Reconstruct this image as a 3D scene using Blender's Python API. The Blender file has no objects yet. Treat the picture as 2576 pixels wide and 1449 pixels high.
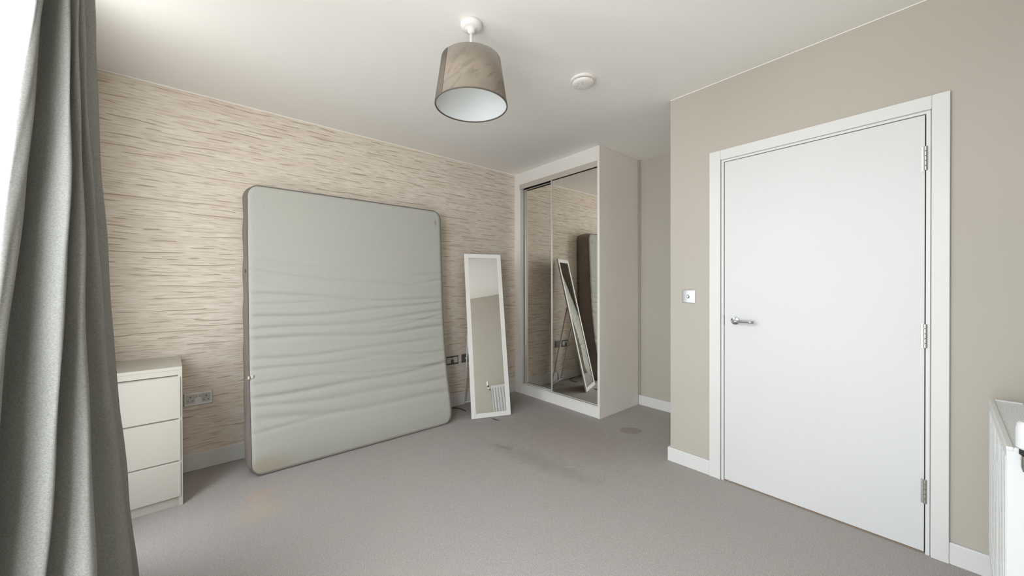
import bpy, bmesh, math, random
from mathutils import Vector, Matrix

random.seed(7)
SC = bpy.context.scene
COL = SC.collection

# ------------------------------------------------------------------ camera
F_PX, YAW, PITCH, ROLL, CAM_H = 927.65, 49.6488, -0.2601, -0.1208, 1.2177
a, pi_, ro = (math.radians(v) for v in (YAW, PITCH, ROLL))
fwd = Vector((math.cos(a) * math.cos(pi_), math.sin(a) * math.cos(pi_), math.sin(pi_)))
rgt = Vector((math.sin(a), -math.cos(a), 0))
up = rgt.cross(fwd)
rgt, up = math.cos(ro) * rgt + math.sin(ro) * up, -math.sin(ro) * rgt + math.cos(ro) * up
cam_data = bpy.data.cameras.new('camera')
cam_data.sensor_width = 36.0
cam_data.lens = F_PX / 2576 * 36.0
cam_data.clip_start = 0.02
cam = bpy.data.objects.new('camera', cam_data)
COL.objects.link(cam)
m3 = Matrix((rgt, up, -fwd)).transposed()
cam.matrix_world = Matrix.Translation((0, 0, CAM_H)) @ m3.to_4x4()
SC.camera = cam

# ------------------------------------------------------------------ room measures
H = 2.507            # ceiling
XD = 2.508           # wall with the door
YW = 3.237           # papered wall
YS = -0.262          # wall with the radiator
XW = -0.49           # window wall
XF, YP = 2.793, 2.049   # wardrobe front and free side
XB = 3.457           # back wall of the alcove
YC = 1.244           # corner of the door wall
WY0, WY1, WZ0, WZ1 = -0.12, 2.42, 0.10, 2.455    # window opening

# ------------------------------------------------------------------ sky, daylight, exposure
world = bpy.data.worlds.new('overcast_sky')
SC.world = world
world.use_nodes = True
wn, wl = world.node_tree.nodes, world.node_tree.links
bg = wn['Background']
tc = wn.new('ShaderNodeTexCoord')
sep = wn.new('ShaderNodeSeparateXYZ')
wl.new(tc.outputs['Generated'], sep.inputs[0])
rmp = wn.new('ShaderNodeValToRGB')
for pos_, col_ in ((0.0, (0.36, 0.34, 0.31)), (0.15, (0.78, 0.735, 0.67)), (0.28, (1.42, 1.345, 1.23)), (0.40, (1.26, 1.21, 1.13)),
                   (0.465, (0.46, 0.46, 0.45)), (0.53, (0.43, 0.445, 0.46)), (0.60, (0.62, 0.66, 0.70)), (0.70, (1.26, 1.33, 1.40)),
                   (0.80, (1.36, 1.45, 1.54)), (0.93, (1.08, 1.16, 1.24)), (1.0, (1.0, 1.08, 1.16))):
    if pos_ in (0.0, 1.0): e = rmp.color_ramp.elements[int(pos_)]
    else: e = rmp.color_ramp.elements.new(pos_)
    e.position = pos_; e.color = (*col_, 1)
mr = wn.new('ShaderNodeMapRange')
mr.inputs['From Min'].default_value = -1; mr.inputs['From Max'].default_value = 1
wl.new(sep.outputs['Z'], mr.inputs['Value'])
wl.new(mr.outputs[0], rmp.inputs[0])
wl.new(rmp.outputs[0], bg.inputs['Color'])
bg.inputs['Strength'].default_value = 12.6

pl = bpy.data.lights.new('window_portal', 'AREA')
pl.shape = 'RECTANGLE'; pl.size = WZ1 - WZ0; pl.size_y = WY1 - WY0
pl.cycles.is_portal = True
po = bpy.data.objects.new('window_portal', pl)
COL.objects.link(po)
po.location = (XW - 0.10, (WY0 + WY1) / 2, (WZ0 + WZ1) / 2)
po.rotation_euler = (0, math.radians(-90), 0)     # -Z of the lamp points to +X

vs = SC.view_settings
vs.view_transform = 'Standard'; vs.look = 'None'; vs.gamma = 1.0
vs.exposure = 0.0
vs.use_curve_mapping = False
SC.cycles.use_denoising = True
SC.cycles.max_bounces = 14
SC.cycles.diffuse_bounces = 8
SC.cycles.glossy_bounces = 6
SC.cycles.transparent_max_bounces = 12
SC.cycles.sample_clamp_indirect = 8.0
SC.cycles.caustics_reflective = False
SC.cycles.caustics_refractive = False

# ------------------------------------------------------------------ helpers
def srgb(r, g, b):
    f = lambda c: (c / 255 / 12.92) if c / 255 <= 0.04045 else ((c / 255 + 0.055) / 1.055) ** 2.4
    return (f(r), f(g), f(b), 1)


def mat(name, col, rough=0.6, metal=0.0, spec=0.5):
    m = bpy.data.materials.new(name)
    m.use_nodes = True
    b = m.node_tree.nodes['Principled BSDF']
    b.inputs['Base Color'].default_value = (*col[:3], 1)
    b.inputs['Roughness'].default_value = rough
    b.inputs['Metallic'].default_value = metal
    b.inputs['Specular IOR Level'].default_value = spec
    return m


class NT:
    """small node builder"""
    def __init__(s, m):
        s.n, s.l = m.node_tree.nodes, m.node_tree.links
        s.b = s.n['Principled BSDF']

    def new(s, t, **kw):
        x = s.n.new(t)
        for k, v in kw.items():
            setattr(x, k, v)
        return x

    def set(s, sock, v):
        if hasattr(v, 'is_output') or isinstance(v, bpy.types.NodeSocket):
            s.l.new(v, sock)
        else:
            sock.default_value = v

    def math(s, op, a_, b_=None, clamp=False):
        x = s.new('ShaderNodeMath', operation=op); x.use_clamp = clamp
        s.set(x.inputs[0], a_)
        if b_ is not None: s.set(x.inputs[1], b_)
        return x.outputs[0]

    def pos(s):
        t = s.new('ShaderNodeTexCoord')
        return t.outputs['Object']

    def xyz(s, v):
        x = s.new('ShaderNodeSeparateXYZ'); s.l.new(v, x.inputs[0]); return x.outputs

    def comb(s, x_, y_, z_):
        c = s.new('ShaderNodeCombineXYZ')
        for i, v in enumerate((x_, y_, z_)): s.set(c.inputs[i], v)
        return c.outputs[0]

    def noise(s, vec, scale, detail=2.0, rough=0.5, dist=0.0):
        x = s.new('ShaderNodeTexNoise')
        s.l.new(vec, x.inputs['Vector'])
        x.inputs['Scale'].default_value = scale
        x.inputs['Detail'].default_value = detail
        x.inputs['Roughness'].default_value = rough
        x.inputs['Distortion'].default_value = dist
        return x.outputs['Fac']

    def step(s, v, lo, hi, t0=0.0, t1=1.0):
        x = s.new('ShaderNodeMapRange', interpolation_type='SMOOTHSTEP')
        s.set(x.inputs['Value'], v)
        x.inputs['From Min'].default_value = lo; x.inputs['From Max'].default_value = hi
        x.inputs['To Min'].default_value = t0; x.inputs['To Max'].default_value = t1
        return x.outputs[0]

    def mix(s, f, c0, c1, mode='MIX'):
        x = s.new('ShaderNodeMix', data_type='RGBA', blend_type=mode)
        s.set(x.inputs[0], f)
        for i, c in ((6, c0), (7, c1)):
            if isinstance(c, bpy.types.NodeSocket): s.l.new(c, x.inputs[i])
            else: x.inputs[i].default_value = (*c[:3], 1)
        return x.outputs[2]

    def bump(s, h, strength=0.3, dist=0.002):
        x = s.new('ShaderNodeBump')
        s.l.new(h, x.inputs['Height'])
        x.inputs['Strength'].default_value = strength
        x.inputs['Distance'].default_value = dist
        s.l.new(x.outputs[0], s.b.inputs['Normal'])

    def color(s, c):
        s.l.new(c, s.b.inputs['Base Color'])


def painted(name, col, rough=0.75, spec=0.25, amount=0.03, scale=60, bump=0.06):
    """paint with a faint roller texture"""
    m = mat(name, col, rough, 0, spec)
    t = NT(m); p = t.pos()
    n = t.noise(p, 1.7, 3)
    c2 = tuple(max(0, c * (1 - amount)) for c in col[:3])
    t.color(t.mix(t.step(n, 0.35, 0.65), col, c2))
    t.bump(t.noise(p, scale * 5, 2), bump, 0.001)
    return m


def obj(name, bm, m, parent=None, smooth=False, bevel=0.0, seg=2, loc=None):
    me = bpy.data.meshes.new(name)
    bmesh.ops.recalc_face_normals(bm, faces=bm.faces)
    bm.to_mesh(me); bm.free()
    o = bpy.data.objects.new(name, me)
    COL.objects.link(o)
    for mm in (m if isinstance(m, (list, tuple)) else [m]):
        me.materials.append(mm)
    if parent is not None: o.parent = parent
    if loc is not None: o.location = loc
    if smooth:
        for f in me.polygons: f.use_smooth = True
    if bevel > 0:
        b = o.modifiers.new('edge', 'BEVEL')
        b.width = bevel; b.segments = seg; b.limit_method = 'ANGLE'; b.angle_limit = math.radians(40)
        b.harden_normals = False
    return o


def thing(name, label, cat, loc=(0, 0, 0), rotz=0.0, group=None):
    o = bpy.data.objects.new(name, None)
    o.empty_display_size = 0.1
    COL.objects.link(o)
    o.location = loc; o.rotation_euler = (0, 0, rotz)
    return tag(o, label, cat, group)


def tag(o, label, cat, group=None):
    o['label'] = label; o['category'] = cat
    if group: o['group'] = group
    return o


def struct(o):
    o['kind'] = 'structure'
    return o


def box(bm, x0, x1, y0, y1, z0, z1):
    vs_ = [bm.verts.new((x, y, z)) for x in (x0, x1) for y in (y0, y1) for z in (z0, z1)]
    for q in ((0, 1, 3, 2), (4, 6, 7, 5), (0, 4, 5, 1), (2, 3, 7, 6), (0, 2, 6, 4), (1, 5, 7, 3)):
        bm.faces.new([vs_[i] for i in q])
    return vs_


def B(*boxes):
    bm = bmesh.new()
    for b in boxes: box(bm, *b)
    return bm


def lathe(bm, prof, n=48, axis='z', center=(0, 0, 0), cap0=True, cap1=True):
    """prof: list of (radius, height)"""
    rings = []
    for r, h in prof:
        ring = []
        for k in range(n):
            t = 2 * math.pi * k / n
            c, s = r * math.cos(t), r * math.sin(t)
            p = {'z': (c, s, h), 'x': (h, c, s), 'y': (c, h, s)}[axis]
            ring.append(bm.verts.new((p[0] + center[0], p[1] + center[1], p[2] + center[2])))
        rings.append(ring)
    for r0, r1 in zip(rings, rings[1:]):
        for k in range(n):
            bm.faces.new((r0[k], r0[(k + 1) % n], r1[(k + 1) % n], r1[k]))
    if cap0: bm.faces.new(rings[0])
    if cap1: bm.faces.new(rings[-1])
    return rings


def tube(bm, pts, r, n=10, closed=False, caps=True):
    pts = [Vector(p) for p in pts]
    N = len(pts); rings = []
    nrm = None
    for i, p in enumerate(pts):
        if closed: t = pts[(i + 1) % N] - pts[i - 1]
        else: t = pts[min(i + 1, N - 1)] - pts[max(i - 1, 0)]
        t.normalize()
        if nrm is None:
            ref = Vector((0, 0, 1)) if abs(t.z) < 0.9 else Vector((1, 0, 0))
            nrm = t.cross(ref).normalized()
        else:
            nrm = (nrm - t * nrm.dot(t)).normalized()
        bn = t.cross(nrm)
        rr = r[i] if isinstance(r, (list, tuple)) else r
        rings.append([bm.verts.new(p + rr * (math.cos(2 * math.pi * k / n) * nrm + math.sin(2 * math.pi * k / n) * bn)) for k in range(n)])
    pairs = list(zip(rings, rings[1:]))
    if closed: pairs.append((rings[-1], rings[0]))
    for r0, r1 in pairs:
        for k in range(n):
            bm.faces.new((r0[k], r0[(k + 1) % n], r1[(k + 1) % n], r1[k]))
    if caps and not closed:
        bm.faces.new(rings[0]); bm.faces.new(rings[-1])


# ------------------------------------------------------------------ materials
M_CEIL = painted('ceiling_paint', (0.88, 0.865, 0.835), 0.85, 0.15, 0.015)
M_WALL = painted('taupe_wall_paint', (0.47, 0.437, 0.382), 0.8, 0.2, 0.03)
M_SKIRT = painted('white_gloss_woodwork', (0.70, 0.697, 0.68), 0.42, 0.4, 0.03)
M_DOOR = painted('white_satin_door', (0.665, 0.668, 0.662), 0.45, 0.4, 0.02)
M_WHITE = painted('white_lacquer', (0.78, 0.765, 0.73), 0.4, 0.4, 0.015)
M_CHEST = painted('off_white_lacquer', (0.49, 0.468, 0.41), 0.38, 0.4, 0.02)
M_PANEL = painted('beige_wardrobe_board', (0.85, 0.81, 0.75), 0.6, 0.3, 0.03)
M_GREIGE = mat('greige_track', (0.50, 0.455, 0.39), 0.5)
M_PLASTIC = mat('white_plastic', (0.80, 0.77, 0.735), 0.4)
M_RAD = mat('white_radiator_enamel', (0.66, 0.67, 0.66), 0.3)
M_CHROME = mat('polished_chrome', (0.62, 0.63, 0.64), 0.13, 1.0)
M_STEEL = mat('satin_steel', (0.56, 0.54, 0.50), 0.35, 1.0)
M_BRUSHED = mat('brushed_steel_plate', (0.62, 0.60, 0.58), 0.4, 0.85)
M_DARK = mat('dark_gap', (0.03, 0.028, 0.025), 0.8)  # near-black colour stands in for the shade inside gaps and hollows
M_BLACK = mat('black_plastic', (0.02, 0.02, 0.02), 0.5)
M_GREYPL = mat('grey_plastic', (0.50, 0.48, 0.455), 0.5)
M_MIRROR = mat('wardrobe_mirror_glass', (0.92, 0.905, 0.855), 0.0, 1.0)
M_MIRROR2 = mat('standing_mirror_glass', (0.86, 0.87, 0.85), 0.0, 1.0)

# window glass: thin clear pane
M_GLASS = bpy.data.materials.new('clear_glass'); M_GLASS.use_nodes = True
t = M_GLASS.node_tree
for n_ in list(t.nodes): t.nodes.remove(n_)
o_ = t.nodes.new('ShaderNodeOutputMaterial'); mx = t.nodes.new('ShaderNodeMixShader')
tr = t.nodes.new('ShaderNodeBsdfTransparent'); gl = t.nodes.new('ShaderNodeBsdfGlossy')
gl.inputs['Roughness'].default_value = 0.0
mx.inputs[0].default_value = 0.06
t.links.new(tr.outputs[0], mx.inputs[1]); t.links.new(gl.outputs[0], mx.inputs[2]); t.links.new(mx.outputs[0], o_.inputs[0])

# carpet
M_CARPET = mat('grey_carpet', (0.36, 0.33, 0.305), 0.95, 0, 0.1)
t = NT(M_CARPET); p = t.pos()
fine = t.noise(p, 260, 3, 0.65)
mid = t.noise(p, 55, 2, 0.6)
big = t.noise(p, 2.2, 3, 0.55)
base = t.mix(t.step(fine, 0.3, 0.7), (0.315, 0.292, 0.277), (0.565, 0.535, 0.512))
base = t.mix(t.math('MULTIPLY', t.step(mid, 0.35, 0.7), 0.35), base, (0.39, 0.36, 0.335))
base = t.mix(t.math('MULTIPLY', t.step(big, 0.45, 0.7), 0.22), base, (0.43, 0.385, 0.34))
xo = t.xyz(p)


def ellipse_mask(t, xo, cx, cy, rx, ry, ang, lo=1.15, hi=0.75, wob=None):
    c_, s_ = math.cos(ang), math.sin(ang)
    dx = t.math('SUBTRACT', xo[0], cx); dy = t.math('SUBTRACT', xo[1], cy)
    u = t.math('ADD', t.math('MULTIPLY', dx, c_ / rx), t.math('MULTIPLY', dy, s_ / rx))
    v = t.math('ADD', t.math('MULTIPLY', dx, -s_ / ry), t.math('MULTIPLY', dy, c_ / ry))
    d = t.math('SQRT', t.math('ADD', t.math('MULTIPLY', u, u), t.math('MULTIPLY', v, v)))
    if wob is not None:
        d = t.math('ADD', d, t.math('MULTIPLY', t.math('SUBTRACT', wob, 0.5), 1.6))
    return t.step(d, hi, lo, 1.0, 0.0)


blot = t.noise(p, 16, 3, 0.6)
blot2 = t.noise(p, 34, 3, 0.6)
st = ellipse_mask(t, xo, 2.771, 1.718, 0.097, 0.072, -0.70, 1.05, 0.85)
base = t.mix(t.math('MULTIPLY', st, 0.55), base, (0.27, 0.225, 0.175))
st = ellipse_mask(t, xo, 1.80, 1.83, 0.52, 0.12, -1.42, 1.3, 0.15, blot)        # trodden dark path
base = t.mix(t.math('MULTIPLY', st, 0.34), base, (0.25, 0.225, 0.205))
st = ellipse_mask(t, xo, 1.76, 2.16, 0.10, 0.035, -1.2, 1.2, 0.3, blot)
base = t.mix(t.math('MULTIPLY', st, 0.45), base, (0.25, 0.205, 0.16))
st = ellipse_mask(t, xo, 0.27, 2.60, 0.10, 0.06, 0.3, 1.2, 0.2, blot2)           # orange spots by the mattress corner
base = t.mix(t.math('MULTIPLY', st, 0.4), base, (0.58, 0.40, 0.28))
st = ellipse_mask(t, xo, 0.25, 2.42, 0.13, 0.14, 0.3, 1.2, 0.2, blot2)
base = t.mix(t.math('MULTIPLY', st, 0.38), base, (0.56, 0.44, 0.31))
st = ellipse_mask(t, xo, 2.25, 1.95, 0.42, 0.55, 0.3, 1.3, 0.4, blot)            # yellowed walkway by the wardrobe
base = t.mix(t.math('MULTIPLY', st, 0.50), base, (0.37, 0.325, 0.265))
t.color(base)
t.bump(t.math('ADD', fine, t.math('MULTIPLY', mid, 0.6)), 0.7, 0.006)

# wallpaper: torn slate strips in cream and brown, hung in 0.535 m drops
M_PAPER = mat('slate_strip_wallpaper', (0.62, 0.55, 0.46), 0.75, 0, 0.2)
t = NT(M_PAPER); p = t.pos(); xo = t.xyz(p)
drop = t.math('FLOOR', t.math('DIVIDE', t.math('ADD', xo[0], 0.446), 0.535))
ox = t.math('MULTIPLY', drop, 0.0)
xx = t.math('ADD', xo[0], ox)
wob = t.noise(t.comb(t.math('MULTIPLY', xx, 3.0), 0.0, t.math('MULTIPLY', xo[2], 6.0)), 1.0, 2)
zz = t.math('ADD', xo[2], t.math('MULTIPLY', wob, 0.012))


def strat(sx, sz, seed, detail=1.0, rough=0.5):
    return t.noise(t.comb(t.math('MULTIPLY', xx, sx), seed, t.math('MULTIPLY', zz, sz)), 1.0, detail, rough)


def ledges(freq, sx, sz, seed, k, a_lo, a_hi, gsx, gsz):
    """layered strips: a soft shade that ends in a sharp dark lower edge, broken up along its length"""
    n_ = strat(sx, sz, seed, 1.5)
    saw = t.math('FRACT', t.math('ADD', t.math('MULTIPLY', n_, k), t.math('MULTIPLY', zz, freq)))
    gate = t.step(strat(gsx, gsz, seed + 31.7, 1.0), a_lo, a_hi)
    edge = t.math('MULTIPLY', t.math('MULTIPLY', t.step(saw, 0.80, 0.95), t.step(saw, 0.97, 1.0, 1.0, 0.0)), gate)
    soft = t.math('MULTIPLY', t.step(saw, 0.30, 1.0), gate)
    return edge, soft, saw


e1, s1, w1 = ledges(27, 2.2, 10, 0.0, 1.7, 0.50, 0.58, 6.5, 32)
e2, s2, w2 = ledges(52, 3.0, 16, 11.3, 2.0, 0.48, 0.57, 8.5, 56)
e3, s3, w3 = ledges(92, 4.0, 26, 23.9, 2.2, 0.45, 0.57, 13.0, 90)
tone = strat(2.6, 20, 77.0, 2.0)
fib = strat(11.0, 190, 91.0, 2.5)
cream = t.mix(t.step(tone, 0.36, 0.66), (0.82, 0.755, 0.66), (0.76, 0.675, 0.575))
cream = t.mix(t.math('MULTIPLY', t.step(fib, 0.38, 0.66), 0.55), cream, (0.60, 0.51, 0.415))
c = t.mix(t.math('MULTIPLY', t.math('MAXIMUM', s1, t.math('MULTIPLY', s2, 0.8)), 0.24), cream, (0.50, 0.405, 0.315))
c = t.mix(t.math('MULTIPLY', e3, 0.60), c, (0.44, 0.33, 0.245))
c = t.mix(t.math('MULTIPLY', e2, 0.62), c, (0.35, 0.25, 0.175))
c = t.mix(t.math('MULTIPLY', e1, 0.74), c, (0.29, 0.20, 0.135))
fx = t.math('FRACT', t.math('DIVIDE', t.math('ADD', xo[0], 0.446), 0.535))
seam = t.math('MAXIMUM', t.step(fx, 0.0, 0.005, 1.0, 0.0), t.step(fx, 0.995, 1.0))
c = t.mix(t.math('MULTIPLY', seam, 0.22), c, (0.58, 0.50, 0.42))
t.color(c)
hgt = t.math('SUBTRACT', 1.0, t.math('ADD', t.math('MULTIPLY', e1, 0.6), t.math('MULTIPLY', e2, 0.4)))
t.bump(hgt, 0.3, 0.002)


def fabric(name, c0, c1, rough=0.9, sc=420, stretch=(1, 1, 1), blotch=0.0, sheen=0.0, bump=0.25):
    m = mat(name, c0, rough, 0, 0.15)
    t = NT(m); p = t.pos()
    mp = t.new('ShaderNodeMapping'); mp.inputs['Scale'].default_value = stretch
    t.l.new(p, mp.inputs['Vector'])
    n = t.noise(mp.outputs[0], sc, 3, 0.65)
    c_ = t.mix(t.step(n, 0.3, 0.7), c0, c1)
    if blotch:
        c_ = t.mix(t.math('MULTIPLY', t.step(t.noise(p, 3.0, 3), 0.4, 0.7), blotch), c_, tuple(v * 0.8 for v in c0[:3]))
    t.color(c_)
    t.bump(n, bump, 0.002)
    if sheen:
        m.node_tree.nodes['Principled BSDF'].inputs['Sheen Weight'].default_value = sheen
    return m


M_CURT = fabric('grey_curtain_weave', (0.205, 0.204, 0.19), (0.305, 0.304, 0.285), 0.92, 260, (1, 1, 2.5), 0.05)
M_MSIDE = fabric('dark_taupe_border_fabric', (0.225, 0.19, 0.163), (0.315, 0.272, 0.238), 0.95, 120, (1, 1, 3), 0.3)
M_PIPING = mat('dark_grey_piping', (0.17, 0.158, 0.148), 0.9)
M_SHADE = None

# mattress top fabric with the worn brown corner and faint scuffs
M_MTOP = mat('pale_grey_mattress_fabric', (0.5, 0.5, 0.46), 0.9, 0, 0.15)
t = NT(M_MTOP); p = t.pos(); xo = t.xyz(p)
n = t.noise(p, 330, 2, 0.6)
c = t.mix(t.step(n, 0.3, 0.7), (0.41, 0.409, 0.372), (0.49, 0.488, 0.446))
c = t.mix(t.math('MULTIPLY', t.step(t.noise(p, 1.6, 3), 0.42, 0.66), 0.30), c, (0.47, 0.455, 0.40))
lx, lz = xo[0], xo[2]
wb = t.noise(p, 9, 3)


def em(cx, cz, rx, rz, w=1.2):
    u = t.math('DIVIDE', t.math('SUBTRACT', lx, cx), rx); v = t.math('DIVIDE', t.math('SUBTRACT', lz, cz), rz)
    d = t.math('SQRT', t.math('ADD', t.math('MULTIPLY', u, u), t.math('MULTIPLY', v, v)))
    d = t.math('ADD', d, t.math('MULTIPLY', t.math('SUBTRACT', wb, 0.5), w))
    return t.step(d, 0.4, 1.1, 1.0, 0.0)


c = t.mix(t.math('MULTIPLY', em(0.07, 0.06, 0.15, 0.07), 0.5), c, (0.42, 0.34, 0.245))
c = t.mix(t.math('MULTIPLY', em(1.405, 1.80, 0.012, 0.03, 0.5), 0.6), c, (0.22, 0.19, 0.15))
t.color(c)
t.bump(n, 0.15, 0.001)

# velvet lamp shade with brushed nap
M_SHADE = mat('taupe_velvet', (0.235, 0.195, 0.155), 0.7, 0, 0.2)
t = NT(M_SHADE); p = t.pos(); xo = t.xyz(p)
M_SHADE.node_tree.nodes['Principled BSDF'].inputs['Sheen Weight'].default_value = 0.2
M_SHADE.node_tree.nodes['Principled BSDF'].inputs['Sheen Roughness'].default_value = 0.35
nv = t.noise(t.comb(t.math('MULTIPLY', xo[0], 14.0), t.math('MULTIPLY', xo[1], 14.0), t.math('MULTIPLY', t.math('ADD', xo[2], t.math('MULTIPLY', xo[0], -0.9)), 26.0)), 1.0, 4, 0.6, 0.6)
nb_ = t.noise(p, 5, 2)
c = t.mix(t.math('MULTIPLY', t.step(nv, 0.45, 0.68), t.step(nb_, 0.35, 0.6)), (0.25, 0.21, 0.168), (0.175, 0.144, 0.112))
t.color(c)
M_LINING = mat('white_shade_lining', (0.72, 0.75, 0.75), 0.5)

# ------------------------------------------------------------------ room shell
T = 0.12
struct(obj('floor', B((XW - 0.3, XB + T, YS - T, YW + T, -0.06, 0.0)), M_CARPET))
struct(obj('ceiling', B((XW - 0.3, XB + T, YS - T, YW + T, H, H + 0.1)), M_CEIL))
struct(obj('wall_north', B((XW, XB + T, YW, YW + T, 0, H)), M_PAPER))
struct(obj('wall_south', B((XW, XD + T, YS - T, YS, 0, H)), M_WALL))
DY0, DY1, DZ = 0.046, 0.914, 2.004          # hole for the door lining
struct(obj('wall_east', B((XD, XD + T, YS, DY0, 0, H), (XD, XD + T, DY1, YC, 0, H), (XD, XD + T, DY0, DY1, DZ, H)), M_WALL))
struct(obj('wall_return', B((XD + T, XB, YC - T, YC, 0, H)), M_WALL))
struct(obj('wall_alcove', B((XB, XB + T, YC - T, YW, 0, H)), M_WALL))
struct(obj('wall_west', B((XW - 0.14, XW, YS - T, WY0, 0, H), (XW - 0.14, XW, WY1, YW + T, 0, H),
                          (XW - 0.14, XW, WY0, WY1, 0, WZ0), (XW - 0.14, XW, WY0, WY1, WZ1, H)), M_WALL))

# skirting boards
SK, ST = 0.095, 0.015
struct(obj('baseboard_north', B((XW, XF + 0.01, YW - ST, YW, 0, SK + 0.02)), M_SKIRT, bevel=0.004))
struct(obj('baseboard_east', B((XD - ST, XD, 0.982, YC + ST, 0, SK), (XD, XD + 0.4, YC, YC + ST, 0, SK)), M_SKIRT, bevel=0.004))
struct(obj('baseboard_southeast', B((XD - ST, XD, YS, -0.011, 0, SK)), M_SKIRT, bevel=0.004))
struct(obj('baseboard_alcove', B((XB - ST, XB, YC, YP, 0, SK + 0.005)), M_SKIRT, bevel=0.004))
struct(obj('baseboard_south', B((XW, XD - ST, YS, YS + ST, 0, SK)), M_SKIRT, bevel=0.004))
struct(obj('trim_1', B((XB - 0.016, XB, YP - 0.016, YP, SK + 0.005, H)), M_WALL, bevel=0.003))   # filler strip in the alcove corner

struct(obj('trim_3', B((XW, XF, YW - 0.001, YW, H - 0.007, H)), M_CEIL))            # ceiling paint cut in over the top of the paper
struct(obj('trim_4', B((XD - 0.001, XD, YS, YC, H - 0.003, H)), M_CEIL))

# window: slim white frame, three panes
win = struct(obj('window_1', B((XW - 0.055, XW - 0.005, WY0, WY1, WZ0, WZ0 + 0.05), (XW - 0.055, XW - 0.005, WY0, WY1, WZ1 - 0.035, WZ1),
                               (XW - 0.055, XW - 0.005, WY0, WY0 + 0.05, WZ0 + 0.05, WZ1 - 0.035), (XW - 0.055, XW - 0.005, WY1 - 0.035, WY1, WZ0 + 0.05, WZ1 - 0.035),
                               (XW - 0.055, XW - 0.005, 0.66, 0.72, WZ0 + 0.05, WZ1 - 0.035)), M_SKIRT))
obj('pane', B((XW - 0.032, XW - 0.027, WY0 + 0.05, 0.66, WZ0 + 0.05, WZ1 - 0.035)), M_GLASS, win)
obj('pane', B((XW - 0.032, XW - 0.027, 0.72, WY1 - 0.035, WZ0 + 0.05, WZ1 - 0.035)), M_GLASS, win)

struct(obj('trim_2', B((XW - 0.03, XW - 0.001, WY1 - 0.012, WY1 + 0.0, WZ0, WZ1), (XW - 0.03, XW - 0.001, WY0, WY0 + 0.012, WZ0, WZ1),
                       (XW - 0.03, XW - 0.001, WY0 + 0.012, WY1 - 0.012, WZ1 - 0.012, WZ1), (XW - 0.03, XW + 0.02, WY0 + 0.012, WY1 - 0.012, WZ0, WZ0 + 0.015)), M_SKIRT))

# ------------------------------------------------------------------ door
door = struct(thing('door_1', 'white flush door with chrome lever and three steel hinges', 'door', (XD, 0.48, 0)))
def dl(bm):          # world coordinates -> door coordinates
    bmesh.ops.translate(bm, verts=bm.verts, vec=(-XD, -0.48, 0)); return bm
LY0, LY1, LZ0, LZ1 = 0.0626, 0.8967, 0.008, 1.989
obj('door_leaf', dl(B((XD - 0.002, XD + 0.040, LY0, LY1, LZ0, LZ1))), M_DOOR, door, bevel=0.0015)
ln = 0.010
obj('door_lining', dl(B((XD - 0.006, XD + T, DY0, LY0 - 0.0035, 0, DZ), (XD - 0.006, XD + T, LY1 + 0.0035, DY1, 0, DZ),
                        (XD - 0.006, XD + T, LY0 - 0.0035, LY1 + 0.0035, LZ1 + 0.003, DZ))), M_SKIRT, door)
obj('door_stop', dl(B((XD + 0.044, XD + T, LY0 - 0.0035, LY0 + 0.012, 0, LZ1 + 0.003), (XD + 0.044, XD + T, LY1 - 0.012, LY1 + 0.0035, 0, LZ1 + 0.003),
                      (XD + 0.044, XD + T, LY0 + 0.012, LY1 - 0.012, LZ1 - 0.012, LZ1 + 0.003))), M_DARK, door)  # stop coloured dark, so the shade in the leaf gap is painted
CT = 0.018
obj('architrave', dl(B((XD - CT, XD - 0.0005, LY1 + 0.020, 0.982, 0, 2.066), (XD - CT, XD - 0.0005, -0.011, LY0 - 0.020, 0, 2.066),
                       (XD - CT, XD - 0.0005, LY0 - 0.020, LY1 + 0.020, LZ1 + 0.016, 2.066))), M_SKIRT, door, bevel=0.003)
obj('threshold', dl(B((XD + 0.002, XD + T, LY0, LY1, 0.0005, 0.005))), mat('oak_threshold', (0.27, 0.19, 0.12), 0.5), door)
for zc in (1.791, 0.989, 0.285):
    h = obj('hinge', dl(B((XD - 0.0035, XD - 0.002, LY0 + 0.001, LY0 + 0.010, zc - 0.055, zc + 0.055))), M_STEEL, door)
    bm = bmesh.new()
    for k in range(5):
        z0 = zc - 0.055 + k * 0.022
        lathe(bm, [(0.0055, z0 + 0.0008), (0.0068, z0 + 0.002), (0.0068, z0 + 0.020), (0.0055, z0 + 0.0212)], 20, 'z', (XD - 0.0075, LY0 - 0.002, 0))
    obj('hinge_knuckle', dl(bm), M_STEEL, h, smooth=False)
# lever handle
hy, hz = 0.836, 1.004
bm = bmesh.new()
lathe(bm, [(0.0235, XD - 0.002), (0.0235, XD - 0.008), (0.0215, XD - 0.010), (0.011, XD - 0.0115)], 40, 'x', (0, hy, hz))
hd = obj('door_handle', dl(bm), M_CHROME, door, smooth=False)
bm = bmesh.new()
pts = [(XD - 0.010, hy, hz), (XD - 0.030, hy, hz)]
for k in range(7):
    q = k / 6 * math.pi / 2
    pts.append((XD - 0.038 - 0.012 * math.sin(q), hy - 0.012 * (1 - math.cos(q)), hz))
pts += [(XD - 0.050, hy - 0.03, hz), (XD - 0.050, hy - 0.06, hz), (XD - 0.0495, hy - 0.09, hz), (XD - 0.049, hy - 0.112, hz)]
tube(bm, pts, 0.0088, 16)
obj('lever', dl(bm), M_CHROME, hd, smooth=True)
obj('latch_plate', dl(B((XD - 0.0030, XD + 0.01, LY1 + 0.0002, LY1 + 0.0033, 0.975, 1.032))), M_BLACK, door)

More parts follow.
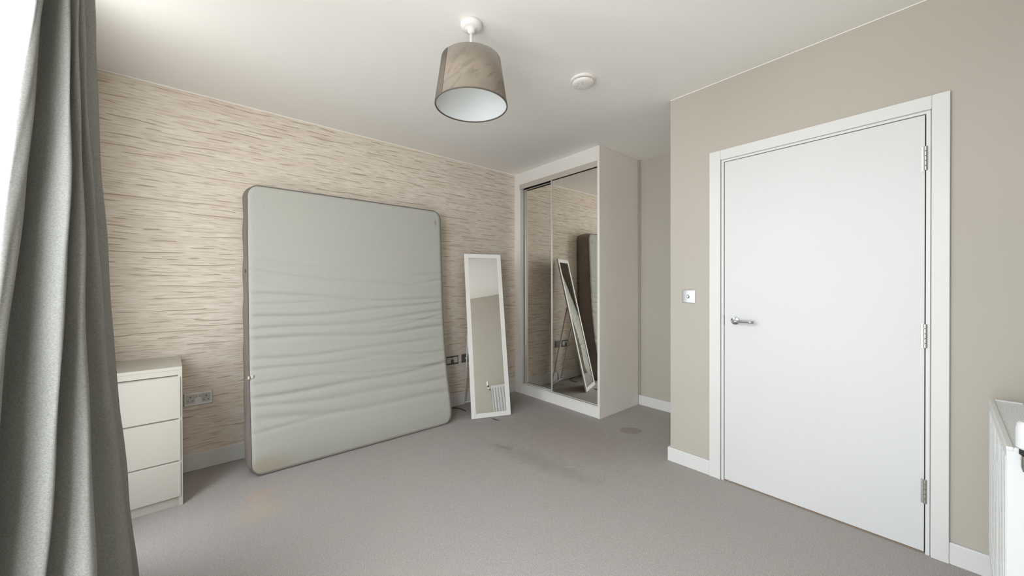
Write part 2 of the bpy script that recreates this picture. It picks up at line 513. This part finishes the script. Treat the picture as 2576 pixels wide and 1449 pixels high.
# ------------------------------------------------------------------ light switch
sw = thing('light_switch', 'small square chrome light switch on the taupe wall beside the door', 'light switch', (XD, 1.118, 1.147))
obj('switch_plate', B((-0.006, 0, -0.043, 0.043, -0.043, 0.043)), M_CHROME, sw, bevel=0.0025, seg=3)
bm = bmesh.new(); lathe(bm, [(0.013, -0.006), (0.013, -0.0085), (0.010, -0.0095)], 28, 'x')
ro_ = obj('dimmer_ring', bm, M_STEEL, sw)
bm = bmesh.new(); lathe(bm, [(0.009, -0.0095), (0.0085, -0.020), (0.006, -0.022)], 28, 'x')
obj('dimmer_knob', bm, M_CHROME, sw, smooth=False)

# ------------------------------------------------------------------ fitted wardrobe
wd = thing('wardrobe', 'built-in wardrobe with two sliding mirrored doors and beige side', 'wardrobe', (XF, YP, 0))
WL = YW - YP - 0.001     # length along the wall
G = 0.0015
obj('side_panel', B((0.0, XB - XF - 0.018, 0.0, 0.022, 0.0, H - G)), M_PANEL, wd)
obj('side_lipping', B((-0.004, 0.0, 0.0, 0.024, 0.0, H - G)), M_WHITE, wd, bevel=0.0015)
obj('fascia', B((0.0, 0.022, 0.024, WL, 2.372, H - G)), M_WHITE, wd)
obj('post', B((0.0, 0.030, WL - 0.098, WL, 0.0, 2.372)), M_WHITE, wd)
obj('plinth', B((0.003, 0.024, 0.024, WL - 0.098, 0.0, 0.100)), M_WHITE, wd)
obj('bottom_track', B((-0.004, 0.085, 0.026, WL - 0.099, 0.100, 0.106), (-0.004, 0.000, 0.026, WL - 0.099, 0.106, 0.113),
                      (0.040, 0.043, 0.026, WL - 0.099, 0.106, 0.112)), mat('white_track', (0.74, 0.73, 0.70), 0.35), wd)
obj('top_track', B((-0.003, 0.005, 0.024, WL - 0.087, 2.318, 2.372), (0.005, 0.085, 0.024, WL - 0.098, 2.362, 2.372)), M_GREIGE, wd)
M_ALU = mat('pale_aluminium_trim', (0.62, 0.62, 0.58), 0.35, 0.3)
def sliding_door(x, y0, y1, z0=0.112, z1=2.330):
    d = obj('sliding_door', B((x, x + 0.018, y0, y0 + 0.010, z0, z1), (x, x + 0.018, y1 - 0.012, y1, z0, z1),
                              (x, x + 0.018, y0 + 0.010, y1 - 0.012, z0, z0 + 0.010), (x, x + 0.018, y0 + 0.010, y1 - 0.012, z1 - 0.006, z1)), M_ALU, wd, bevel=0.0015)
    obj('mirror_glass', B((x + 0.006, x + 0.012, y0 + 0.009, y1 - 0.011, z0 + 0.009, z1 - 0.005)), M_MIRROR, d)
    return d
sliding_door(0.010, 0.025, 0.622)
sliding_door(0.050, 0.585, WL - 0.112, z1=2.318)
obj('door_jamb', B((0.030, 0.046, WL - 0.112, WL - 0.098, 0.0, 2.36)), M_GREIGE, wd)
obj('interior', B((0.086, 0.09, 0.024, WL, 0.0, 2.372), (0.088, XB - XF - 0.01, WL - 0.01, WL, 0, 2.372)), M_DARK, wd)

# ------------------------------------------------------------------ mattress
MX0, MX1 = 0.250, 1.712
MXW, MZ = MX1 - MX0, 1.905
mt = thing('mattress', 'pale grey double mattress with dark border standing on edge against patterned wall', 'mattress', (MX0, 0, 0))
PROF = [(0.0, 2.850), (0.06, 2.838), (0.15, 2.848), (0.30, 2.888), (0.50, 2.932), (0.75, 2.968), (1.0, 2.990), (1.3, 3.008), (1.6, 3.022), (1.95, 3.038)]
def yfront(z):
    for (z0, y0), (z1, y1) in zip(PROF, PROF[1:]):
        if z <= z1:
            s = (z - z0) / (z1 - z0)
            s = s
            return y0 + (y1 - y0) * s
    return PROF[-1][1]
def yf(z):
    return sum(yfront(max(0, z + d)) for d in (-0.09, -0.06, -0.03, 0, 0.03, 0.06, 0.09)) / 7
# wrinkles: height at left edge, at right edge, depth, half width, where along the width
WR = [(0.735, 0.66, 0.0062, 0.0088, 0.0, 0.45), (0.695, 0.63, 0.0085, 0.0088, 0.0, 0.75), (0.67, 0.64, 0.0047, 0.0059, 0.0, 0.3),
      (0.615, 0.575, 0.0085, 0.0074, 0.0, 1.0), (0.58, 0.60, 0.0047, 0.0059, 0.0, 0.4), (0.53, 0.565, 0.0093, 0.0074, 0.0, 1.0),
      (0.485, 0.52, 0.0085, 0.0081, 0.0, 1.0), (0.455, 0.445, 0.0101, 0.0088, 0.0, 1.0), (0.43, 0.50, 0.0047, 0.0051, 0.55, 1.0),
      (0.385, 0.40, 0.0070, 0.0081, 0.0, 0.9), (0.345, 0.37, 0.0062, 0.0066, 0.0, 0.55), (0.33, 0.265, 0.0070, 0.0074, 0.4, 1.0),
      (0.255, 0.275, 0.0116, 0.0096, 0.0, 1.0), (0.225, 0.21, 0.0078, 0.0096, 0.0, 1.0), (0.18, 0.145, 0.0093, 0.0118, 0.02, 1.0),
      (0.14, 0.20, 0.0047, 0.0074, 0.0, 0.4), (0.40, 0.33, 0.0054, 0.0066, 0.5, 1.0), (0.66, 0.70, 0.0054, 0.0074, 0.8, 1.0),
      (0.60, 0.665, 0.0047, 0.0066, 0.82, 1.0), (0.30, 0.32, 0.0047, 0.0074, 0.0, 0.35), (0.50, 0.485, 0.0047, 0.0059, 0.5, 1.0)]
def wrinkle(u, v):
    s = 0.0
    for vl, vr, A, w, u0, u1 in WR:
        if u < u0 - 0.12 or u > u1 + 0.12: continue
        c0 = vl + (vr - vl) * u - 0.012 * math.sin(math.pi * u) + 0.004 * math.sin(9 * u + vl * 40)
        d = (v - c0) / w
        if abs(d) > 4: continue
        env = 1.0
        if u0 > 0: env *= 1 / (1 + math.exp(-(u - u0) / 0.04))
        if u1 < 1: env *= 1 / (1 + math.exp((u - u1) / 0.05))
        env *= 0.75 + 0.25 * math.cos(2 * math.pi * u)
        s -= A * math.exp(-d * d) * env
        s += 0.40 * A * math.exp(-((d - 2.0) / 1.3) ** 2) * env      # soft roll above each crease
    return s
RC = 0.075
def inset(z):
    e = min(z, MZ - z)
    return RC - math.sqrt(max(0, RC * RC - (RC - e) ** 2)) if e < RC else 0.0
NU, NV = 110, 300
rows = []
zs = []
for j in range(NV + 1):
    q = j / NV
    zs.append(MZ * q)
zs = [0.0, 0.002, 0.006, 0.012, 0.02, 0.03, 0.042, 0.056] + [0.072 + (MZ - 0.144) * k / 280 for k in range(281)] + [MZ - v for v in (0.056, 0.042, 0.03, 0.02, 0.012, 0.006, 0.002, 0.0)]
bm = bmesh.new()
us = [0, 0.004, 0.010, 0.018] + [0.03 + 0.94 * k / 100 for k in range(101)] + [0.982, 0.990, 0.996, 1.0]
outline_f = {}
for z in zs:
    i_ = inset(z); row = []
    for u in us:
        x = i_ + (MXW - 2 * i_) * u
        v = z / MZ
        de = min(x - i_ + 0.0, MXW - i_ - x, z + 0.0, MZ - z)
        edge = 0.012 * max(0.0, 1 - de / 0.022) ** 2
        bel = -0.010 * math.sin(math.pi * min(1, max(0, u))) * math.sin(math.pi * v) 
        fade = min(1.0, de / 0.05)
        y = yf(z) + edge + bel + wrinkle(u, v) * -1.0 * (0.35 + 0.65 * fade)
        row.append(bm.verts.new((x, y, z + 0.004)))
    rows.append(row)
for r0, r1 in zip(rows, rows[1:]):
    for k in range(len(us) - 1):
        bm.faces.new((r0[k], r0[k + 1], r1[k + 1], r1[k]))
loop = [v.co.copy() for v in rows[0]] + [r[-1].co.copy() for r in rows[1:]] + [v.co.copy() for v in reversed(rows[-1][:-1])] + [r[0].co.copy() for r in reversed(rows[1:-1])]
obj('sleeping_surface', bm, M_MTOP, mt, smooth=True)
# thin out the outline
lp = [loop[0]]
for q in loop[1:]:
    if (q - lp[-1]).length > 0.012: lp.append(q)
N = len(lp)
cx_, cz_ = MXW / 2, MZ / 2
def outward(i):
    t_ = lp[(i + 1) % N] - lp[i - 1]
    n_ = Vector((t_.z, 0, -t_.x)); n_.normalize()
    return n_
bm = bmesh.new(); rings = []
THK = 0.185
for k in range(9):
    s = k / 8; ring = []
    for i, q in enumerate(lp):
        n_ = outward(i)
        bul = 0.012 * math.sin(math.pi * s) - 0.002 + 0.022 * s * (1 - 0.65 * q.z / MZ) + 0.0035 * math.sin(q.z * 23 + s * 4) * math.sin(math.pi * s)
        z_ = q.z + n_.z * bul
        y_ = q.y + 0.002 + THK * s
        ring.append(bm.verts.new((q.x + n_.x * bul, min(y_, YW - 0.002), max(0.0005, z_))))
    rings.append(ring)
for r0, r1 in zip(rings, rings[1:]):
    for i in range(N):
        bm.faces.new((r0[i], r0[(i + 1) % N], r1[(i + 1) % N], r1[i]))
bm.faces.new(rings[-1])
obj('border', bm, M_MSIDE, mt, smooth=True)
bm = bmesh.new()
tube(bm, [(q.x + outward(i).x * 0.001, q.y - 0.002, max(0.0055, q.z + outward(i).z * 0.001)) for i, q in enumerate(lp)], 0.0042, 8, closed=True)
obj('piping', bm, M_PIPING, mt, smooth=True)
zt = 1.325
obj('handle_strap', B((-0.012, -0.0095, yf(zt) + 0.05, yf(zt) + 0.13, zt - 0.012, zt + 0.012)), M_PIPING, mt, bevel=0.002)
bm = B((-0.009, 0.001, yf(0.62) - 0.010, yf(0.62) + 0.006, 0.614, 0.632), (0.007, 0.021, yf(0.62) - 0.010, yf(0.62) - 0.004, 0.620, 0.638))
tg = obj('care_tag', bm, mat('cream_tag', (0.72, 0.66, 0.52), 0.8), mt, bevel=0.002)
tg['label'] = 'small cream fabric tag'

# ------------------------------------------------------------------ standing mirror
sm_rot = math.radians(-22.2)
sm = thing('standing_mirror', 'white framed full-length mirror standing between the mattress and the wardrobe', 'mirror', (2.0679, 2.7287, 0), sm_rot)
TL = math.radians(12.75); ML, MW, FW, FT = 1.579, 0.378, 0.042, 0.016
R = Matrix.Rotation(-TL, 4, 'X')       # lean back towards +y
def lean(bm):
    bmesh.ops.transform(bm, matrix=Matrix.Translation((0, 0, 0.0045)) @ R, verts=bm.verts); return bm
obj('mirror_frame', lean(B((-MW / 2, -MW / 2 + FW, 0, FT, 0, ML), (MW / 2 - FW, MW / 2, 0, FT, 0, ML),
                           (-MW / 2 + FW, MW / 2 - FW, 0, FT, 0, FW), (-MW / 2 + FW, MW / 2 - FW, 0, FT, ML - FW, ML))), M_WHITE, sm, bevel=0.002)
obj('mirror_glass', lean(B((-MW / 2 + FW - 0.004, MW / 2 - FW + 0.004, 0.005, 0.008, FW - 0.004, ML - FW + 0.004))), M_MIRROR2, sm)
obj('backing_board', lean(B((-MW / 2 + 0.02, MW / 2 - 0.02, 0.0085, 0.0135, 0.02, ML - 0.02))), mat('hardboard_back', (0.30, 0.22, 0.15), 0.8), sm)
hz_ = 1.00
hp = R @ Vector((0, FT + 0.004, hz_))
for s in (-1, 1):
    bm = bmesh.new()
    tube(bm, [(s * 0.165, hp.y, hp.z), (s * 0.165, hp.y + 0.5 * (0.445 - hp.y), hp.z * 0.5), (s * 0.165, 0.445, 0.008)], 0.0075, 12)
    obj('prop_leg', bm, M_WHITE, sm, smooth=True)
bm = bmesh.new(); tube(bm, [(-0.165, 0.437, 0.03), (0.165, 0.437, 0.03)], 0.007, 10)
obj('prop_crossbar', bm, M_WHITE, sm, smooth=True)

# ------------------------------------------------------------------ chest of drawers
ch = thing('chest_of_drawers', 'narrow off-white chest of three drawers behind the grey curtain', 'chest of drawers', (-0.072, 2.762, 0), math.radians(2.6))
CW, CD, CH = 0.395, 0.435, 0.775      # x: -CW..0, y: 0..CD
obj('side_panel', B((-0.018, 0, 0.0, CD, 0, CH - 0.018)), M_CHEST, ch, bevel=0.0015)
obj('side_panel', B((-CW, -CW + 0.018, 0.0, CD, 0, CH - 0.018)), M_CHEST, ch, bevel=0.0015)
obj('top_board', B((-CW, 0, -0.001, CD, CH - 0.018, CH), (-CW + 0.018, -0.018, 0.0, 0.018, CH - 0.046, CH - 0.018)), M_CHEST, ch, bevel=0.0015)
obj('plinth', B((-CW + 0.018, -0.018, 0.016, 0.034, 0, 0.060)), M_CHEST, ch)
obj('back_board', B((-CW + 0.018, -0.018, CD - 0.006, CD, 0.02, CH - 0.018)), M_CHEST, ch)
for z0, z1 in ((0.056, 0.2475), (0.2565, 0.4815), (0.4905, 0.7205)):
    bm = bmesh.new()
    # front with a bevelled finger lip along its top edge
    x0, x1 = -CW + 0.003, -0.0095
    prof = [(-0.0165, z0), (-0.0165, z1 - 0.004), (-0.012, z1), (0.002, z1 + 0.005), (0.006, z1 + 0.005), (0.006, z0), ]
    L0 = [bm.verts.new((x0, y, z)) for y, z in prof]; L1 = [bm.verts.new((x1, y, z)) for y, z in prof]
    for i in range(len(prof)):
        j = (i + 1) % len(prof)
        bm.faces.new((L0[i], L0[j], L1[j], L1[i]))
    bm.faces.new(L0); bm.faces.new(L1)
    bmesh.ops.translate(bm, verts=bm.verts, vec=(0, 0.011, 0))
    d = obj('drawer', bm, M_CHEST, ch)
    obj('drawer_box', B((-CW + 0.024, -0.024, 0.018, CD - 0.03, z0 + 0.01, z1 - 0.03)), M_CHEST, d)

# ------------------------------------------------------------------ curtain
# fold lines from the leading hem to the far edge: (x, y, z) high, middle, low
FOLDS = [
    [(-0.330, 1.62, 2.02), (-0.360, 1.48, 1.22), (-0.385, 1.36, 0.62)],
    [(-0.2953, 1.405, 1.90), (-0.3146, 1.255, 1.225), (-0.3120, 1.085, 0.717)],
    [(-0.2851, 1.42, 1.916), (-0.2980, 1.270, 1.225), (-0.2970, 1.10, 0.710)],
    [(-0.308, 1.51, 1.96), (-0.325, 1.355, 1.22), (-0.3375, 1.21, 0.67)],
    [(-0.2525, 1.47, 1.962), (-0.2324, 1.30, 1.225), (-0.2346, 1.14, 0.655)],
    [(-0.285, 1.55, 2.01), (-0.262, 1.375, 1.22), (-0.252, 1.20, 0.62)],
    [(-0.2440, 1.51, 1.990), (-0.2126, 1.35, 1.225), (-0.1760, 1.165, 0.611)],
    [(-0.290, 1.64, 2.06), (-0.275, 1.57, 1.22), (-0.265, 1.52, 0.37)],
    [(-0.2526, 1.62, 2.050), (-0.2150, 1.56, 1.225), (-0.1567, 1.55, 0.360)],
    [(-0.295, 1.72, 2.10), (-0.265, 1.70, 1.22), (-0.230, 1.83, 0.21)],
    [(-0.2500, 1.75, 2.127), (-0.2196, 1.74, 1.225), (-0.1780, 1.98, 0.125)],
    [(-0.330, 1.87, 2.12), (-0.315, 1.90, 1.22), (-0.270, 2.12, 0.10)],
    [(-0.350, 1.92, 2.12), (-0.365, 1.98, 1.22), (-0.430, 2.34, 0.10)],  # unseen far edge, flared low to block window light from floor and chest
]
def fold_at(f, z):
    (x2, y2, z2), (x1, y1, z1), (x0, y0, z0) = f
    def quad(a0, a1, a2):
        l0 = (z - z1) * (z - z2) / ((z0 - z1) * (z0 - z2)); l1 = (z - z0) * (z - z2) / ((z1 - z0) * (z1 - z2)); l2 = (z - z0) * (z - z1) / ((z2 - z0) * (z2 - z1))
        return a0 * l0 + a1 * l1 + a2 * l2
    if z > z2:
        return (x2, y2 + (y2 - y1) / (z2 - z1) * (z - z2) * 0.5)
    if z < z0:
        s = (z0 - z)
        return (x0 + (x0 - x1) / (z1 - z0) * s * 0.8, y0 + (y0 - y1) / (z1 - z0) * s * 0.8)
    return (quad(x0, x1, x2), quad(y0, y1, y2))
def catmull(P, n):
    """centripetal spline through the points: no overshoot at tight folds"""
    Q = [(2 * P[0][0] - P[1][0], 2 * P[0][1] - P[1][1])] + list(P) + [(2 * P[-1][0] - P[-2][0], 2 * P[-1][1] - P[-2][1])]
    out = []
    for i in range(1, len(Q) - 2):
        p = [Vector((*Q[i + k], 0)) for k in (-1, 0, 1, 2)]
        tk = [0.0]
        for k in range(3): tk.append(tk[-1] + max(1e-4, (p[k + 1] - p[k]).length) ** 0.5)
        for k in range(n):
            u = tk[1] + (tk[2] - tk[1]) * k / n
            A1 = p[0].lerp(p[1], (u - tk[0]) / (tk[1] - tk[0])); A2 = p[1].lerp(p[2], (u - tk[1]) / (tk[2] - tk[1])); A3 = p[2].lerp(p[3], (u - tk[2]) / (tk[3] - tk[2]))
            B1 = A1.lerp(A2, (u - tk[0]) / (tk[2] - tk[0])); B2 = A2.lerp(A3, (u - tk[1]) / (tk[3] - tk[1]))
            c_ = B1.lerp(B2, (u - tk[1]) / (tk[2] - tk[1]))
            out.append((c_.x, c_.y))
    out.append(P[-1])
    return out
ROD_Z = 2.435
cu_x, cu_y = -0.30, 1.7
cur = thing('curtain', 'heavy floor-length grey curtain gathered in folds beside the window', 'curtain', (cu_x, cu_y, 0))
bm = bmesh.new(); rows = []
zc = [0.004, 0.012, 0.03] + [0.06 + 2.35 * k / 90 for k in range(91)]
for z in zc:
    sec = catmull([fold_at(f, z) for f in FOLDS], 9)
    row = []
    for k, (x, y) in enumerate(sec):
        wv = 0.0016 * math.sin(k * 0.37 + z * 9) + 0.0012 * math.sin(k * 0.9 - z * 17)
        row.append(bm.verts.new((x - cu_x + wv, y - cu_y, z)))
    rows.append(row)
for r0, r1 in zip(rows, rows[1:]):
    for k in range(len(r0) - 1):
        bm.faces.new((r0[k], r0[k + 1], r1[k + 1], r1[k]))
co = obj('curtain_fabric', bm, M_CURT, cur, smooth=True)
sd = co.modifiers.new('cloth', 'SOLIDIFY'); sd.thickness = 0.003; sd.offset = 0
rod = thing('curtain_rod', 'slim steel curtain rod above the window carrying the grey curtain', 'curtain rod', (-0.305, 1.0, ROD_Z))
bm = bmesh.new(); tube(bm, [(0, -1.15, 0), (0, 1.25, 0)], 0.011, 14)
obj('rod', bm, M_STEEL, rod, smooth=True)
for y in (-1.1, 1.2):
    bm = bmesh.new(); tube(bm, [(XW + 0.305, y, 0), (0, y, 0)], 0.008, 10)
    obj('bracket', bm, M_STEEL, rod, smooth=True)

# ------------------------------------------------------------------ pendant lamp
LX, LY = 1.026, 1.512
la = thing('pendant_lamp', 'ceiling pendant lamp with a tapered taupe velvet shade', 'ceiling lamp', (LX, LY, H))
bm = bmesh.new()
lathe(bm, [(0.052, -0.0005), (0.053, -0.012), (0.049, -0.022), (0.037, -0.028), (0.019, -0.030), (0.017, -0.042), (0.010, -0.047)], 48)
obj('ceiling_rose', bm, M_PLASTIC, la, smooth=True)
bm = bmesh.new(); tube(bm, [(0, 0, -0.05), (0, 0, -0.16), (0, 0, -0.20)], 0.0085, 12)
obj('cord', bm, M_PLASTIC, la, smooth=True)
bm = bmesh.new(); lathe(bm, [(0.012, -0.195), (0.019, -0.205), (0.019, -0.265), (0.015, -0.27)], 28)
obj('lampholder', bm, M_PLASTIC, la, smooth=False)
zt_, zb_, rt_, rb_ = -0.182, -0.404, 0.143, 0.1765
def cone(bm, r0, z0, r1, z1, n=72):
    a_ = [bm.verts.new((r0 * math.cos(2 * math.pi * k / n), r0 * math.sin(2 * math.pi * k / n), z0)) for k in range(n)]
    b_ = [bm.verts.new((r1 * math.cos(2 * math.pi * k / n), r1 * math.sin(2 * math.pi * k / n), z1)) for k in range(n)]
    for k in range(n): bm.faces.new((a_[k], a_[(k + 1) % n], b_[(k + 1) % n], b_[k]))
bm = bmesh.new()
lathe(bm, [(rt_, zt_), (rb_, zb_), (rb_ - 0.0035, zb_), (rt_ - 0.0035, zt_), (rt_, zt_)], 96, cap0=False, cap1=False)
bmesh.ops.remove_doubles(bm, verts=bm.verts, dist=1e-5)
shd = obj('lamp_shade', bm, M_SHADE, la, smooth=False)
for f in shd.data.polygons: f.use_smooth = abs(f.normal.z) < 0.5
bm = bmesh.new(); lathe(bm, [(rt_ - 0.0042, zt_ - 0.002), (rb_ - 0.0042, zb_ + 0.003), (rb_ - 0.0055, zb_ + 0.003), (rt_ - 0.0055, zt_ - 0.002)], 96, cap0=False, cap1=False)
obj('shade_lining', bm, M_LINING, shd, smooth=True)
bm = bmesh.new(); tube(bm, [((rb_ - 0.002) * math.cos(2 * math.pi * k / 96), (rb_ - 0.002) * math.sin(2 * math.pi * k / 96), zb_) for k in range(96)], 0.0032, 8, closed=True)
obj('shade_rim', bm, mat('dark_taupe_binding', (0.10, 0.082, 0.065), 0.8), shd, smooth=True)
for k in range(3):
    an = 2 * math.pi * k / 3 + 0.4
    bm = bmesh.new(); tube(bm, [(0.018 * math.cos(an), 0.018 * math.sin(an), -0.215), ((rt_ - 0.006) * math.cos(an), (rt_ - 0.006) * math.sin(an), zt_ - 0.004)], 0.0018, 6)
    obj('shade_spoke', bm, M_STEEL, shd, smooth=True)
# overlapped seam of the velvet
an = math.atan2(-LY, -LX) + 0.0
sa = an - 0.87
bm = bmesh.new()
vv = []
for k in range(9):
    q = sa - 0.80 * k / 8
    for (r, z) in ((rt_ + 0.0012, zt_), (rb_ + 0.0012, zb_)):
        vv.append(bm.verts.new((r * math.cos(q), r * math.sin(q), z)))
for k in range(8):
    bm.faces.new((vv[2 * k], vv[2 * k + 2], vv[2 * k + 3], vv[2 * k + 1]))
so = obj('shade_seam', bm, mat('taupe_velvet_against_nap', (0.135, 0.11, 0.086), 0.8), shd, smooth=True)
sd = so.modifiers.new('cloth', 'SOLIDIFY'); sd.thickness = 0.0016; sd.offset = 0

# ------------------------------------------------------------------ smoke detector
sk = thing('smoke_detector', 'round white smoke detector on the ceiling', 'smoke detector', (1.835, 1.470, H))
bm = bmesh.new(); lathe(bm, [(0.075, -0.0003), (0.076, -0.006), (0.073, -0.011), (0.061, -0.013)], 56)
obj('detector_base', bm, M_PLASTIC, sk, smooth=False)
bm = bmesh.new(); lathe(bm, [(0.060, -0.013), (0.060, -0.018)], 56, cap0=False, cap1=False)
obj('vent_gap', bm, M_DARK, sk)
bm = bmesh.new(); lathe(bm, [(0.064, -0.017), (0.067, -0.021), (0.065, -0.029), (0.055, -0.034), (0.032, -0.0365), (0.001, -0.037)], 56)
hdm = obj('detector_cover', bm, M_PLASTIC, sk, smooth=True)
bm = bmesh.new(); lathe(bm, [(0.006, -0.0355), (0.006, -0.039), (0.004, -0.040)], 20, 'z', (-0.018, -0.012, 0))
obj('test_button', bm, M_GREYPL, sk)
for q in range(3):
    an = 2.2 + q * 0.75
    bm = bmesh.new(); lathe(bm, [(0.0045, -0.0345), (0.0045, -0.0368)], 14, 'z', (0.037 * math.cos(an), 0.037 * math.sin(an), 0))
    obj('vent_hole', bm, M_GREYPL, sk)

# ------------------------------------------------------------------ sockets on the papered wall
def socket(name, label, cx, cz, w, plate, insert, dark):
    s = thing(name, label, 'socket', (cx, YW, cz), 0, 'wall sockets')
    obj('socket_plate', B((-w / 2, w / 2, -0.008, 0, -0.043, 0.043)), plate, s, bevel=0.003, seg=3)
    if w > 0.1:
        for sx in (-1, 1):
            c_ = sx * 0.040
            obj('socket_insert', B((c_ - 0.023, c_ + 0.023, -0.0088, -0.008, -0.026, 0.030)), insert, s, bevel=0.001)
            ho = obj('pin_hole', B((c_ - 0.0022, c_ + 0.0022, -0.0094, -0.0086, 0.010, 0.019)), dark, s)
            obj('pin_hole', B((c_ - 0.0145, c_ - 0.0085, -0.0094, -0.0086, -0.013, -0.009)), dark, s)
            obj('pin_hole', B((c_ + 0.0085, c_ + 0.0145, -0.0094, -0.0086, -0.013, -0.009)), dark, s)
        for sx in (-1, 1):
            bmx = B((sx * 0.0085 - 0.006, sx * 0.0085 + 0.006, -0.012, -0.008, 0.008, 0.028))
            obj('rocker_switch', bmx, insert if plate is not M_BRUSHED else M_GREYPL, s, bevel=0.002)
    else:
        bm = bmesh.new(); lathe(bm, [(0.007, -0.008), (0.007, -0.014)], 18, 'y', (0, 0, 0))
        obj('aerial_outlet', bm, insert, s)
    return s
M_SOCK = mat('dark_nickel_plate', (0.115, 0.105, 0.095), 0.4, 0.4)
M_INS = mat('white_socket_insert', (0.62, 0.61, 0.60), 0.45)
socket('wall_socket', 'steel double wall socket beside the chest of drawers', -0.005, 0.474, 0.146, M_BRUSHED, mat('pale_grey_insert', (0.50, 0.49, 0.475), 0.45), M_BLACK)
socket('wall_socket', 'dark double wall socket with white inserts at right edge of mattress', 1.950, 0.470, 0.146, M_SOCK, M_INS, M_BLACK)
socket('wall_socket', 'small dark wall socket mostly hidden behind the standing mirror', 2.105, 0.474, 0.086, M_SOCK, M_INS, M_BLACK)

# cable on the carpet
bm = bmesh.new()
tube(bm, [(1.80, 3.205, 0.006), (1.86, 3.19, 0.006), (1.93, 3.185, 0.006), (1.963, 3.14, 0.006), (1.978, 3.06, 0.005), (1.975, 3.02, 0.005)], 0.0035, 8)
tag(obj('power_cable', bm, M_BLACK, smooth=True), 'thin black cable on the carpet between the mattress and the standing mirror', 'cable')
bm = bmesh.new()
tube(bm, [(2.052, 2.705, 0.004), (2.054, 2.68, 0.004), (2.056, 2.65, 0.004), (2.066, 2.61, 0.003)], [0.0025, 0.0035, 0.0035, 0.001], 8)
tag(obj('cable_end', bm, M_BLACK, smooth=True), 'short dark cable end poking out in front of the standing mirror', 'cable')

# ------------------------------------------------------------------ radiator
RX0, RX1, RYF, RYB, RZ0, RZ1 = 1.715, 2.385, -0.113, -0.213, 0.165, 0.770
rd = thing('radiator', 'white panel radiator with a valve under the bare wall beside the door', 'radiator', (RX0, RYB, 0))
bm = bmesh.new()
pitch = 0.0475; nrib = int((RX1 - RX0 - 0.02) / pitch)
prof = [(0.0, 0.0)]
x = 0.012
for k in range(nrib):
    prof += [(x, 0.0), (x + 0.007, -0.013), (x + 0.016, -0.013), (x + 0.023, 0.0)]
    x += pitch
prof.append((RX1 - RX0, 0.0))
W_, D_ = RX1 - RX0, RYF - RYB
def panel(yo, sgn):
    zl = [(RZ0, 1), (RZ0 + 0.03, 0), (RZ0 + 0.04, 1), (RZ1 - 0.05, 1), (RZ1 - 0.035, 0), (RZ1 - 0.006, 0)]
    grid = []
    for z, amp in [(RZ0, 0), (RZ0 + 0.025, 0), (RZ0 + 0.045, 1), (RZ1 - 0.055, 1), (RZ1 - 0.035, 0), (RZ1 - 0.006, 0)]:
        grid.append([bm.verts.new((px_, yo + sgn * py_ * amp, z)) for px_, py_ in prof])
    for r0, r1 in zip(grid, grid[1:]):
        for k in range(len(prof) - 1): bm.faces.new((r0[k], r0[k + 1], r1[k + 1], r1[k]))
panel(D_, 1)
fp = obj('front_panel', bm, M_RAD, rd)
sd = fp.modifiers.new('steel', 'SOLIDIFY'); sd.thickness = 0.003; sd.offset = 1
bm = bmesh.new(); panel(0.018, -1)
bpn = obj('rear_panel', bm, M_RAD, rd)
sd = bpn.modifiers.new('steel', 'SOLIDIFY'); sd.thickness = 0.003; sd.offset = 0
for xe in (0.0, W_):
    obj('side_cover', B((xe - 0.002, xe + 0.002, 0.012, D_ + 0.002, RZ0 + 0.01, RZ1 - 0.003)), M_RAD, rd, bevel=0.001)
obj('top_frame', B((-0.003, W_ + 0.003, D_ - 0.010, D_ + 0.004, RZ1 - 0.012, RZ1), (-0.003, W_ + 0.003, 0.010, 0.022, RZ1 - 0.012, RZ1),
                   (-0.003, 0.009, 0.022, D_ - 0.010, RZ1 - 0.012, RZ1), (W_ - 0.009, W_ + 0.003, 0.022, D_ - 0.010, RZ1 - 0.012, RZ1)), M_RAD, rd, bevel=0.0025)
bm = bmesh.new()
ng = 46
for k in range(ng):
    xx_ = 0.009 + (W_ - 0.018) * (k + 0.5) / ng
    box(bm, xx_ - 0.0048, xx_ + 0.0048, 0.022, D_ - 0.010, RZ1 - 0.006, RZ1 - 0.004)
obj('top_grille', bm, M_RAD, rd)
for xe in (0.12, W_ - 0.12):
    obj('wall_bracket', B((xe - 0.015, xe + 0.015, YS - RYB + 0.001, 0.018, 0.30, 0.68)), M_RAD, rd)
# thermostatic valve at the near end
vx, vy = -0.055, 0.072
bm = bmesh.new()
lathe(bm, [(0.0165, 0.785), (0.0205, 0.790), (0.0205, 0.835), (0.0185, 0.852), (0.014, 0.857)], 32, 'z', (vx, vy, 0))
vh = obj('valve_head', bm, M_RAD, rd, smooth=False)
bm = bmesh.new()
lathe(bm, [(0.015, 0.770), (0.015, 0.785)], 24, 'z', (vx, vy, 0))
obj('valve_collar', bm, M_BLACK, vh)
bm = bmesh.new()
tube(bm, [(vx, vy, 0.772), (vx, vy, 0.735), (vx, vy, 0.725)], [0.012, 0.012, 0.009], 14)
tube(bm, [(vx, vy, 0.742), (0.0, vy, 0.742)], 0.009, 12)
tube(bm, [(vx, vy, 0.735), (vx, YS - RYB + 0.001, 0.735)], 0.0075, 12)
obj('valve_pipe', bm, M_CHROME, rd, smooth=True)
